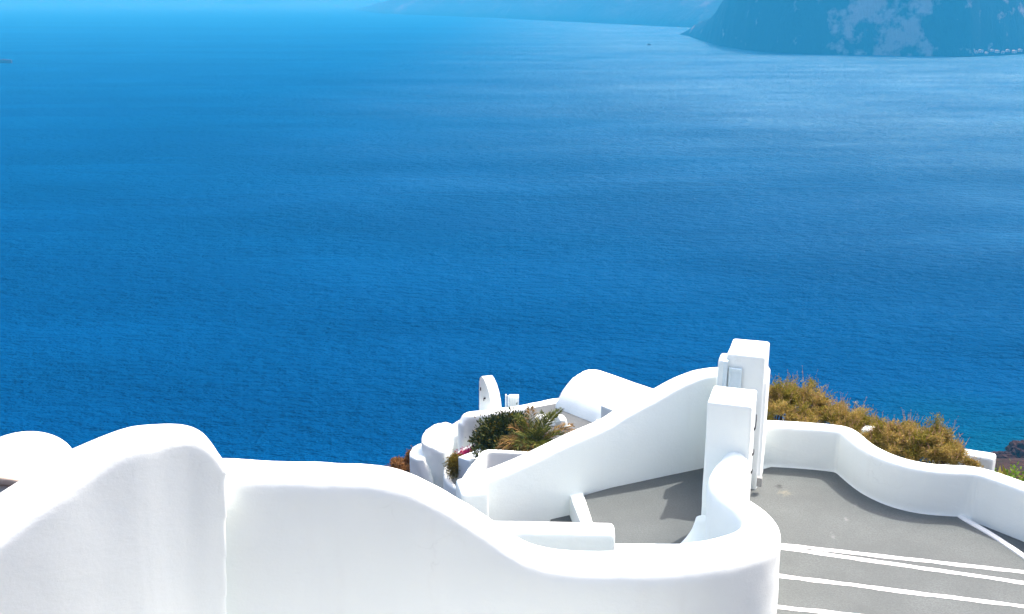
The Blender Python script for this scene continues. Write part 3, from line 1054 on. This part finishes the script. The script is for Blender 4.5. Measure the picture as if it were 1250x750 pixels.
dry_bush('dry_bush', [B(972, 505, 16.4, 44, 32, .7), B(945, 506, 16.2, 26, 32, .5), B(1015, 519, 16.2, 42, 27, .6), B(1043, 529, 15.9, 28, 22, .5), B(1064, 541, 15.6, 18, 16, .4)], 1500,
         'larger olive and straw coloured dry bush against the back gate pillar', [DRY, DRYTIP, DRYOLIVE], 'dry bushes behind the winding wall', 3)
dry_bush('dry_bush', [B(1100, 545, 15.2, 42, 25, .55), B(1135, 551, 14.9, 42, 25, .5), B(1080, 543, 15.3, 24, 20, .45), B(1160, 560, 14.7, 24, 19, .4)], 1400,
         'dry straw coloured bush nearer the right, beside the white wall stub', [DRY, DRYTIP, DRYOLIVE], 'dry bushes behind the winding wall', 4)
dry_bush('rusty_scrub', [B(496, 574, 33, 18, 12, .7), B(506, 564, 33, 8, 15, .4), B(482, 575, 33.3, 20, 8, .6)], 320,
         'rust brown scrub below the leftmost cave house', [RUST, RUST], None, 5, (0.14, 0.035), 0.12)


def leafy(name, blobs, n, size, mats, label, cat, seed, group=None, pick=None):
    random.seed(seed)
    c0 = blobs[0][0]
    root = empty(name, (c0.x, c0.y, c0.z - blobs[0][1][2]))
    fol = bmesh.new(); stem = bmesh.new()
    tot = sum(b2[1][0] * b2[1][2] for b2 in blobs)
    for c, rad in blobs:
        k = int(n * rad[0] * rad[2] / tot)
        cl = []
        for i in range(max(6, k // 28)):
            u = Vector((random.gauss(0, 1), random.gauss(0, 1), random.gauss(0.2, 1))).normalized() * random.uniform(.55, 1.0)
            cl.append(c + Vector((u.x * rad[0], u.y * rad[1], u.z * rad[2])))
        for q in cl:
            tube(stem, [c - Vector((0, 0, rad[2] * .8)), c.lerp(q, .5), q], 0.012, 0.004, 4)
        for i in range(k):
            q = random.choice(cl)
            off = Vector((random.gauss(0, 1), random.gauss(0, 1), random.gauss(0, 1))) * size * 1.2
            p = q + off
            if i % 3 == 0:
                u = Vector((random.gauss(0, 1), random.gauss(0, 1), random.gauss(0, 1))).normalized() * random.uniform(.3, .9)
                p = c + Vector((u.x * rad[0], u.y * rad[1], u.z * rad[2]))
            dd = (p - c).normalized() + Vector((random.gauss(0, .5), random.gauss(0, .5), random.gauss(.3, .5)))
            blade(fol, p, dd, size * random.uniform(.8, 1.6), size * .5 * random.uniform(.8, 1.3), 1 if (pick and random.random() < pick) else 0)
    link('foliage', fol, mats, root, False)
    link('stems', stem, WOOD, root, False)
    tag(root, label, cat, group)
    return root


leafy('dark_bush', [B(605, 532, 28.4, 22, 22, .7), B(592, 545, 28.0, 14, 14, .5), B(622, 530, 28.6, 22, 24, .7), B(625, 548, 27.6, 26, 12, .5), B(650, 545, 27.9, 24, 12, .5), B(672, 546, 28.0, 18, 9, .5)], 16000, 0.085, [DARKLEAF, OLIVE],
      'dark green leafy bush left of the palm', 'bush', 11, None, 0.08)
leafy('trailing_shoot', [B(583, 552, 27.0, 5, 7, .15)], 140, 0.07, [DARKLEAF, OLIVE], 'thin trailing green shoot hanging over the planter wall', 'plant', 12)
leafy('yellow_bush', [B(553, 571, 27.3, 9, 14, .3), B(557, 565, 27.4, 8, 11, .25)], 4200, 0.042, [OLIVE, DARKLEAF], 'round yellow olive bush inside the curved garden wall', 'bush', 13, None, .1)
leafy('bougainvillea', [B(562, 558.5, 27.9, 6, 4, .2), B(570, 554.5, 28.0, 6, 3.5, .2), B(576, 551, 28.0, 4, 2.5, .15)], 1500, 0.045, [PINK, PINK], 'magenta bougainvillea flowers above the yellow bush', 'flowers', 14)
leafy('green_shrub', [B(1228, 584, 18.0, 9, 8, .2), B(1243, 586, 18.0, 8, 8, .2)], 170, 0.075, [LIME, LIME], 'bright lime green shrub on the dark slope at the right edge', 'shrub', 15)

# scrub scattered over the slope: one mass
random.seed(77)
bm = bmesh.new()
for i in range(900):
    y_ = 15.5 + 210 * random.random() ** 1.7
    x_ = random.uniform(-0.9, 0.9) * (y_ + 8)
    if y_ < 40 and -12.5 < x_ < 5.5 or x_ < 6.5 and y_ < 18:
        continue
    zz_ = terrain_z(x_, y_)
    sz = random.uniform(.10, .24) * (1 + y_ / 60)
    for j in range(16):
        d_ = Vector((random.gauss(0, .7), random.gauss(0, .7), abs(random.gauss(.5, .4)))).normalized()
        p_ = Vector((x_, y_, CH + zz_ - .05)) + Vector((random.gauss(0, .5), random.gauss(0, .5), 0)) * sz
        blade(bm, p_, d_, sz * random.uniform(.6, 1.3), sz * .22, 0 if i % 3 else 1)
tag(link('scrub', bm, [DRYOLIVE, OLIVE], None, False), kind='stuff')

# palm
random.seed(21)
pc = atY(651, 548, 27.2)
palm = empty('palm', (pc.x, pc.y, Z(-15.0)))
bm = bmesh.new()
tube(bm, [(pc.x, pc.y, Z(-15.0)), (pc.x, pc.y, pc.z - .4), (pc.x, pc.y, pc.z)], 0.16, 0.12, 10)
link('trunk', bm, WOOD, palm)
s = pxm(pc)
# frond tips in photo pixels relative to the heart, with depth offset, droop and dryness
FR = [(-40, -12, -.3, .35, 1), (-44, -2, -.5, .6, 1), (-36, 2, -.7, .5, 1), (-28, -26, .1, .2, 1), (-22, -36, .4, .15, 0), (-12, -38, .3, .1, 0), (-20, -14, -.7, .4, 0), (-10, -4, -.9, .5, 1), (4, -30, -.3, .05, 0), (-4, -45, .5, .05, 1),
      (12, -46, .1, .0, 0), (22, -40, .3, .05, 0), (18, -30, -.3, .05, 0), (35, -44, .4, .15, 0), (48, -26, .2, .2, 1), (52, -22, .0, .25, 1), (34, -22, -.2, .15, 0), (38, -6, -.5, .25, 1),
      (25, -12, -.6, .3, 0), (8, -16, -.9, .3, 0), (-2, -4, -.8, .5, 0), (28, -32, .7, .1, 0), (-30, -8, .3, .3, 0), (14, -2, -.8, .5, 0), (-14, -24, -.4, .2, 0), (2, -22, .6, .1, 0)]
for tx, tyy, dz, droop, dry in FR:
    fm = bmesh.new()
    tip = pc + Vector((tx * s, dz, -tyy * s))
    ctrl = pc.lerp(tip, 0.55) + Vector((0, 0, droop * 0.8 + 0.10))
    pts = []
    for j in range(13):
        t = j / 12
        pts.append(pc * (1 - t) ** 2 + ctrl * 2 * t * (1 - t) + tip * t * t)
    tube(fm, pts, 0.014, 0.004, 4)
    L = (tip - pc).length
    nl = int(26 + L * 22)
    for j in range(nl):
        t = 0.16 + 0.84 * j / nl
        p = pc * (1 - t) ** 2 + ctrl * 2 * t * (1 - t) + tip * t * t
        tg = ((ctrl - pc) * (1 - t) + (tip - ctrl) * t).normalized()
        side = tg.cross(Vector((0, 0, 1)))
        if side.length < 0.1:
            side = Vector((1, 0, 0))
        side.normalize()
        up = side.cross(tg)
        ll = 0.24 * (0.45 + 1.0 * math.sin(math.pi * min(1, t * .85 + .12))) * random.uniform(.8, 1.15)
        for sg in (-1, 1):
            dd = side * sg * .75 + tg * .75 + up * .35 + Vector((random.gauss(0, .12), random.gauss(0, .12), random.gauss(0, .12)))
            blade(fm, p, dd, ll, 0.024, 0, 0.18)
    link('frond', fm, [PALMDRY if dry else PALMGREEN], palm, False)
tag(palm, 'small palm with drying brown and green fronds behind the planter wall', 'palm')

# ------------------------------------------------------------------ shore rocks at the right
m, nt, b = newmat('dark_rock')
co = coords(nt)
c = ramp(nt, nz(nt, co, 0.7, 8, 0.7), [(0.3, (0.008, 0.004, 0.0035)), (0.7, (0.055, 0.024, 0.02))]).outputs[0]
nt.links.new(c, b.inputs['Base Color']); b.inputs['Roughness'].default_value = 0.9
b.inputs['Specular IOR Level'].default_value = 0.05
ROCK = m
random.seed(31)
spots = [(1243, 552, 1.7, 2.6, 'tallest dark pointed rock on the shore at the right edge'), (1236, 557, 1.2, 1.2, 'dark shore rock just left of the tallest one'), (1228, 558, 1.6, .9, 'low dark rock at the waterline beside the foam'),
         (1219, 559, 1.8, .8, 'low dark rock at the waterline nearest the white wall stub'), (1252, 556, 3.0, 2.2, 'broad dark rock cut off by the right frame edge')]
for px, py, w_, h_, lab in spots:
    p = atZ(px, py, -110)
    bm = bmesh.new()
    bmesh.ops.create_icosphere(bm, subdivisions=4, radius=1, matrix=Matrix.Translation((p.x, p.y, 0)) @ Matrix.Diagonal((w_ * 1.3, w_ * 1.5, h_ * 1.15, 1)))
    for v in bm.verts:
        q = v.co * 0.55
        v.co += Vector((noise.noise(q), noise.noise(q + Vector((5, 0, 0))), noise.noise(q + Vector((0, 5, 0))))) * 0.9 * min(1.3, w_ * .6)
        v.co += (v.co - Vector((p.x, p.y, 0))).normalized() * (noise.noise(v.co * 1.6) * 0.45 + noise.noise(v.co * 3.7) * 0.25)
    tag(link('shore_rock', bm, ROCK, None, False), lab, 'rock', 'dark rocks on the shore')
# foam
FOAM = plain('sea_foam', (0.75, 0.78, 0.8), 0.7, 0, 0.1, 2)
bm = bmesh.new()
for i in range(46):
    px = random.choice([random.gauss(1231, 3), random.uniform(1212, 1238)])
    p = atZ(px, 554.6 + random.gauss(0, .7), -110)
    rr = random.uniform(.12, .45)
    vs = [bm.verts.new((p.x + rr * 1.7 * math.cos(a) * random.uniform(.6, 1.2), p.y + rr * math.sin(a) * random.uniform(.6, 1.2), 0.06 + i * 0.002)) for a in [k * math.pi / 4 for k in range(8)]]
    bm.faces.new(vs)
tag(link('foam', bm, FOAM, None, False), kind='stuff')


# ------------------------------------------------------------------ islands and cliffs across the caldera
def seaY(py):
    return 110 / math.tan(TH - math.atan((375 - py) / F))


def island(name, water, hts, mat, inland, nu=220, nv=46, rough=1.0, seed=0):
    """water: waterline points (px, py); hts: height in metres at each; a slope rising inland"""
    bm = bmesh.new()
    wp = [atZ(px, py, -110) for px, py in water]
    pts = catmull([(p.x, p.y, 0, h) for p, h in zip(wp, hts)], 1e9)
    # uniform resample
    L = [0]
    base = [(p.x, p.y, h) for p, h in zip(wp, hts)]
    fine = []
    for a, b2 in zip(base[:-1], base[1:]):
        for q in range(12):
            fine.append(tuple(u + (v - u) * q / 12 for u, v in zip(a, b2)))
    fine.append(base[-1])
    for it in range(8):
        fine = [fine[0]] + [tuple((a + 2 * b2 + c) / 4 for a, b2, c in zip(fine[i - 1], fine[i], fine[i + 1])) for i in range(1, len(fine) - 1)] + [fine[-1]]
    base = fine
    for a, b2 in zip(base[:-1], base[1:]):
        L.append(L[-1] + math.dist(a[:2], b2[:2]))
    rows = []
    for i in range(nu + 1):
        s_ = L[-1] * i / nu
        k = 0
        while k < len(L) - 2 and L[k + 1] < s_:
            k += 1
        t = (s_ - L[k]) / max(1e-6, L[k + 1] - L[k])
        a, b2 = base[k], base[k + 1]
        x = a[0] + (b2[0] - a[0]) * t; y = a[1] + (b2[1] - a[1]) * t; h = a[2] + (b2[2] - a[2]) * t
        tg = Vector((base[min(k + 9, len(base) - 1)][0] - base[max(k - 8, 0)][0], base[min(k + 9, len(base) - 1)][1] - base[max(k - 8, 0)][1], 0)).normalized()
        n_ = Vector((-tg.y, tg.x, 0))
        n_ = (n_ * 0.4 + Vector((0.12, 1, 0)) * 0.6).normalized()
        row = []
        for j in range(nv + 1):
            v = j / nv
            dist = inland * min(1, .15 + h / 180) * v ** 1.3
            zz = h * (1 - (1 - v) ** 2.6)
            q = Vector((x + n_.x * dist, y + n_.y * dist, 0))
            f1 = noise.fractal(Vector((q.x * .004, q.y * .004, seed)), 1.0, 2.0, 6)
            f2 = noise.fractal(Vector((q.x * .02, q.y * .008, seed + 5)), 0.9, 2.1, 5)
            zz *= 1 + rough * (0.30 * f1 + 0.16 * f2)
            f3 = noise.fractal(Vector((s_ * .018, v * .6, seed + 11)), 0.9, 2.1, 5)
            sh = rough * (f2 * 22 + f1 * 30 + f3 * 26) * min(1, h / 120) * (0.25 + v)
            row.append(bm.verts.new((q.x + n_.x * sh, q.y + n_.y * sh, zz - 1.0 if j else -6)))
        rows.append(row)
    for a, b2 in zip(rows[:-1], rows[1:]):
        for j in range(nv):
            bm.faces.new((a[j], b2[j], b2[j + 1], a[j + 1]))
    bm.normal_update()
    o = link(name, bm, mat)
    return tag(o, kind='structure')


def cliff_mat(name, dark, pale, sc, lo, hi, patch=False):
    m, nt, b = newmat(name)
    co = coords(nt, (1, 1, 1.0))
    g = nz(nt, co, sc, 8, 0.62)
    n2 = nz(nt, coords(nt, (1, 1, .35)), 0.03, 8, 0.7)
    c = ramp(nt, n2, [(0.3, [x * .6 for x in dark]), (0.7, [x * 1.3 for x in dark])]).outputs[0]
    if patch:
        gm = nt.nodes.new('ShaderNodeNewGeometry'); sx = nt.nodes.new('ShaderNodeSeparateXYZ')
        nt.links.new(gm.outputs['Position'], sx.inputs[0])
        sc_ = N(nt, 'ShaderNodeMath', operation='MULTIPLY'); nt.links.new(sx.outputs[0], sc_.inputs[0]); sc_.inputs[1].default_value = 0.001
        pr = ramp(nt, sc_.outputs[0], [(0.50, (0, 0, 0)), (0.60, (.125,) * 3), (0.70, (.125,) * 3), (0.80, (.0,) * 3), (0.90, (0.0,) * 3), (1.0, (.07,) * 3)])
        ad = N(nt, 'ShaderNodeMath', operation='ADD'); nt.links.new(g, ad.inputs[0]); nt.links.new(pr.outputs[0], ad.inputs[1])
        g = ad.outputs[0]
    k = ramp(nt, g, [(lo, (0, 0, 0)), (hi, (1, 1, 1))]).outputs[0]
    c = mixc(nt, k, c, pale)
    nt.links.new(c, b.inputs['Base Color'])
    b.inputs['Roughness'].default_value = 0.95
    b.inputs['Specular IOR Level'].default_value = 0.03
    bump(nt, b, n2, 1.0, 12)
    return m


CLIFF = cliff_mat('dark_cliff', (0.004, 0.010, 0.018), (0.22, 0.185, 0.19), 0.022, 0.60, 0.69, True)
CLIFF2 = cliff_mat('far_cliff', (0.03, 0.032, 0.036), (0.11, 0.10, 0.11), 0.006, 0.55, 0.68)
island('cliff_headland', [(829, 42.5), (840, 44), (856, 50), (880, 57), (920, 63), (960, 66), (1000, 67), (1060, 67.5), (1120, 69), (1180, 70), (1240, 67), (1320, 64), (1420, 62)],
       [5, 30, 62, 190, 250, 255, 255, 255, 255, 250, 245, 240, 230], CLIFF, 210, rough=.75, seed=2)
island('far_island', [(428, 12), (440, 13.5), (460, 16.5), (520, 19), (600, 22), (700, 27), (780, 31), (840, 34), (900, 36), (1000, 38)],
       [8, 40, 110, 190, 210, 215, 215, 210, 200, 200], CLIFF2, 900, nu=160, seed=9)
island('far_hills', [(262, 4.2), (280, 4.6), (310, 5), (340, 4.6), (352, 4.2)], [20, 75, 85, 80, 15], CLIFF2, 700, nu=60, nv=20, rough=.5, seed=4)

# hamlet at the foot of the right-hand cliff
HOUSEW = plain('far_white_wall', (0.42, 0.40, 0.39), 0.8, 0, .05, 1)
ROOFW = plain('far_roof', (0.32, 0.28, 0.26), 0.8, 0, .1, 1)
DARK = plain('far_window', (0.03, 0.035, 0.05), 0.4)


def small_house(w_, d_, h_):
    root = empty('waterside_house', (0, 0, 0))
    bm = bmesh.new(); box(bm, (0, 0, h_ / 2), (w_, d_, h_), 0, .2); link('wall', bm, HOUSEW, root, False)
    bm = bmesh.new()
    prof_ = [(-w_ / 2 - .2, h_ - .1)] + [(-(w_ / 2 + .2) * math.cos(a), h_ - .1 + w_ * .28 * math.sin(a)) for a in [k * math.pi / 8 for k in range(1, 8)]] + [(w_ / 2 + .2, h_ - .1)]
    A_ = [bm.verts.new((x, -d_ / 2 - .2, z)) for x, z in prof_]; B2 = [bm.verts.new((x, d_ / 2 + .2, z)) for x, z in prof_]
    for i in range(len(A_) - 1):
        bm.faces.new((A_[i], A_[i + 1], B2[i + 1], B2[i]))
    bm.faces.new(A_[::-1]); bm.faces.new(B2); bm.faces.new((A_[0], B2[0], B2[-1], A_[-1]))
    link('roof', bm, ROOFW, root, False)
    bm = bmesh.new(); box(bm, (0, -d_ / 2 - .03, 1.2), (1.2, .12, 2.4)); link('door', bm, DARK, root, False)
    for sx in (-1, 1):
        bm = bmesh.new(); box(bm, (sx * w_ * .3, -d_ / 2 - .03, h_ * .6), (1.0, .12, 1.3)); link('window', bm, DARK, root, False)
    return root


random.seed(5)
proto = small_house(6, 5, 3.2)
hs = [(1186, 62.5, 1.3), (1191, 64, 1.0), (1197, 63, 1.1), (1204, 65, .8), (1211, 62, .9), (1217, 63.5, 1.0), (1224, 64.3, .9), (1230, 62.5, 1.0), (1238, 63.8, 1.1), (1245, 62.0, 1.0)]
for i, (px, py, sc) in enumerate(hs):
    Y = seaY(69.5) + 4
    p = atY(px, py + 1.2, Y)
    o = proto if i == 0 else proto.copy()
    if i:
        COL.objects.link(o)
        for ch in [c for c in bpy.data.objects if c.parent == proto and c.name.split('.')[0] in ('wall', 'roof', 'door', 'window')]:
            c2 = ch.copy(); COL.objects.link(c2); c2.parent = o
    o.location = (p.x, p.y, max(0.3, p.z)); o.scale = (sc, sc, sc); o.rotation_euler.z = random.uniform(-.5, .5)
    tag(o, 'tiny pale house in the waterside hamlet below the dark cliff', 'house', 'houses of the waterside hamlet')

# ------------------------------------------------------------------ boats
HULL_D = plain('dark_hull', (0.03, 0.04, 0.05), 0.5)
HULL_R = plain('red_hull', (0.016, 0.001, 0.035), 0.95)
CABIN = plain('white_cabin', (0.8, 0.8, 0.8), 0.4)


def hull(bm, L, W, H, flat=False):
    st = []
    n = 14
    for i in range(n + 1):
        t = i / n
        hw = W / 2 * ((1 - max(0, (t - .6) / .4) ** 2) if not flat else (1 - max(0, (t - .9) / .1) ** 3 * .6))
        hw = max(hw, .05)
        zt = H * (1 + (0.25 * t * t if not flat else 0))
        x = (t - .5) * L
        st.append([bm.verts.new(v) for v in ((x, -hw, zt), (x, -hw * .7, -.3), (x, hw * .7, -.3), (x, hw, zt))])
    for a, b2 in zip(st[:-1], st[1:]):
        for k in range(4):
            bm.faces.new((a[k], a[(k + 1) % 4], b2[(k + 1) % 4], b2[k]))
    bm.faces.new(st[0][::-1]); bm.faces.new(st[-1])
    bmesh.ops.recalc_face_normals(bm, faces=bm.faces[:])


def place(root, p, rz):
    root.location = p; root.rotation_euler.z = rz


bt = empty('boat', (0, 0, 0))
bm = bmesh.new(); hull(bm, 9, 3, 1.6); link('hull', bm, HULL_D, bt, False)
bm = bmesh.new(); box(bm, (-.8, 0, 2.6), (3.4, 2.0, 2.2), 0, .15); link('cabin', bm, HULL_D, bt, False)
bm = bmesh.new(); tube(bm, [(.3, 0, 3.5), (.3, 0, 6.5)], .08, .05); link('mast', bm, HULL_D, bt)
p = atZ(792.5, 55.5, -110); place(bt, (p.x, p.y, 0), R(20))
tag(bt, 'tiny dark motor boat alone on the pale water left of the cliff headland', 'boat')

sh = empty('cargo_ship', (0, 0, 0))
bm = bmesh.new(); hull(bm, 74, 12, 5.2, True); link('hull', bm, HULL_R, sh, False)
bm = bmesh.new(); box(bm, (-29, 0, 9.5), (10, 10, 9), 0, .3); box(bm, (-29, 0, 15), (6, 11, 2.5), 0, .2); link('bridge_house', bm, CABIN, sh, False)
bm = bmesh.new(); tube(bm, [(-32, 0, 15), (-32, 0, 21)], 1.4, 1.2, 10); link('funnel', bm, HULL_R, sh)
for k in range(4):
    bm = bmesh.new(); box(bm, (-14 + k * 12, 0, 5.7), (10, 8, 1.2), 0, .15); link('hatch', bm, HULL_R, sh, False)
p = atZ(14.5, 77.3, -110); place(sh, (p.x - 37, p.y, 0), 0)
tag(sh, 'dark red low cargo ship hull at the left edge of the sea', 'ship')

# ------------------------------------------------------------------ haze
bm = bmesh.new()
HX = 46000
box(bm, (0, 0, (-9 + 330) / 2), (2 * HX, 2 * HX, 339))
m = bpy.data.materials.new('sea_haze'); m.use_nodes = True
nt = m.node_tree
for n in list(nt.nodes):
    if n.type != 'OUTPUT_MATERIAL':
        nt.nodes.remove(n)
pv = nt.nodes.new('ShaderNodeVolumePrincipled')
pv.inputs['Color'].default_value = (0.032, 0.34, 0.63, 1)
pv.inputs['Absorption Color'].default_value = (0.3, 0.05, 0.0, 1)
pv.inputs['Density'].default_value = 0.00033
pv.inputs['Anisotropy'].default_value = 0.0
nt.links.new(pv.outputs[0], nt.nodes['Material Output'].inputs['Volume'])
tag(link('haze', bm, m, None, False), kind='stuff')

# ------------------------------------------------------------------ light
SUN_EL, SUN_AZ = 58.0, 48.0               # azimuth to the right of the view direction (+Y)
w = bpy.data.worlds.new('World'); S.world = w
w.use_nodes = True
nt = w.node_tree
sky = nt.nodes.new('ShaderNodeTexSky')
sky.sky_type = 'NISHITA'
sky.sun_disc = False
sky.sun_elevation = R(SUN_EL)
sky.sun_rotation = R(SUN_AZ)
sky.altitude = 100
sky.dust_density = 5.0
sky.air_density = 1.0
sky.ozone_density = 0.0
bg = nt.nodes['Background']
bg.inputs[1].default_value = 0.15
nt.links.new(sky.outputs[0], bg.inputs[0])
ld = bpy.data.lights.new('sun', 'SUN')
ld.energy = 2.0
ld.angle = R(0.53)
ld.color = (1.0, 0.965, 0.91)
lo_ = bpy.data.objects.new('sun', ld)
COL.objects.link(lo_)
dv = Vector((math.sin(R(SUN_AZ)) * math.cos(R(SUN_EL)), math.cos(R(SUN_AZ)) * math.cos(R(SUN_EL)), math.sin(R(SUN_EL))))
lo_.rotation_euler = dv.to_track_quat('Z', 'Y').to_euler()
lo_.location = (20, -10, CH + 40)

S.view_settings.view_transform = 'Standard'
S.view_settings.look = 'None'
S.view_settings.exposure = 1.58
S.view_settings.gamma = 1.0
S.view_settings.use_curve_mapping = False
S.cycles.max_bounces = 8
S.cycles.diffuse_bounces = 5
S.cycles.volume_bounces = 1
S.cycles.use_denoising = True
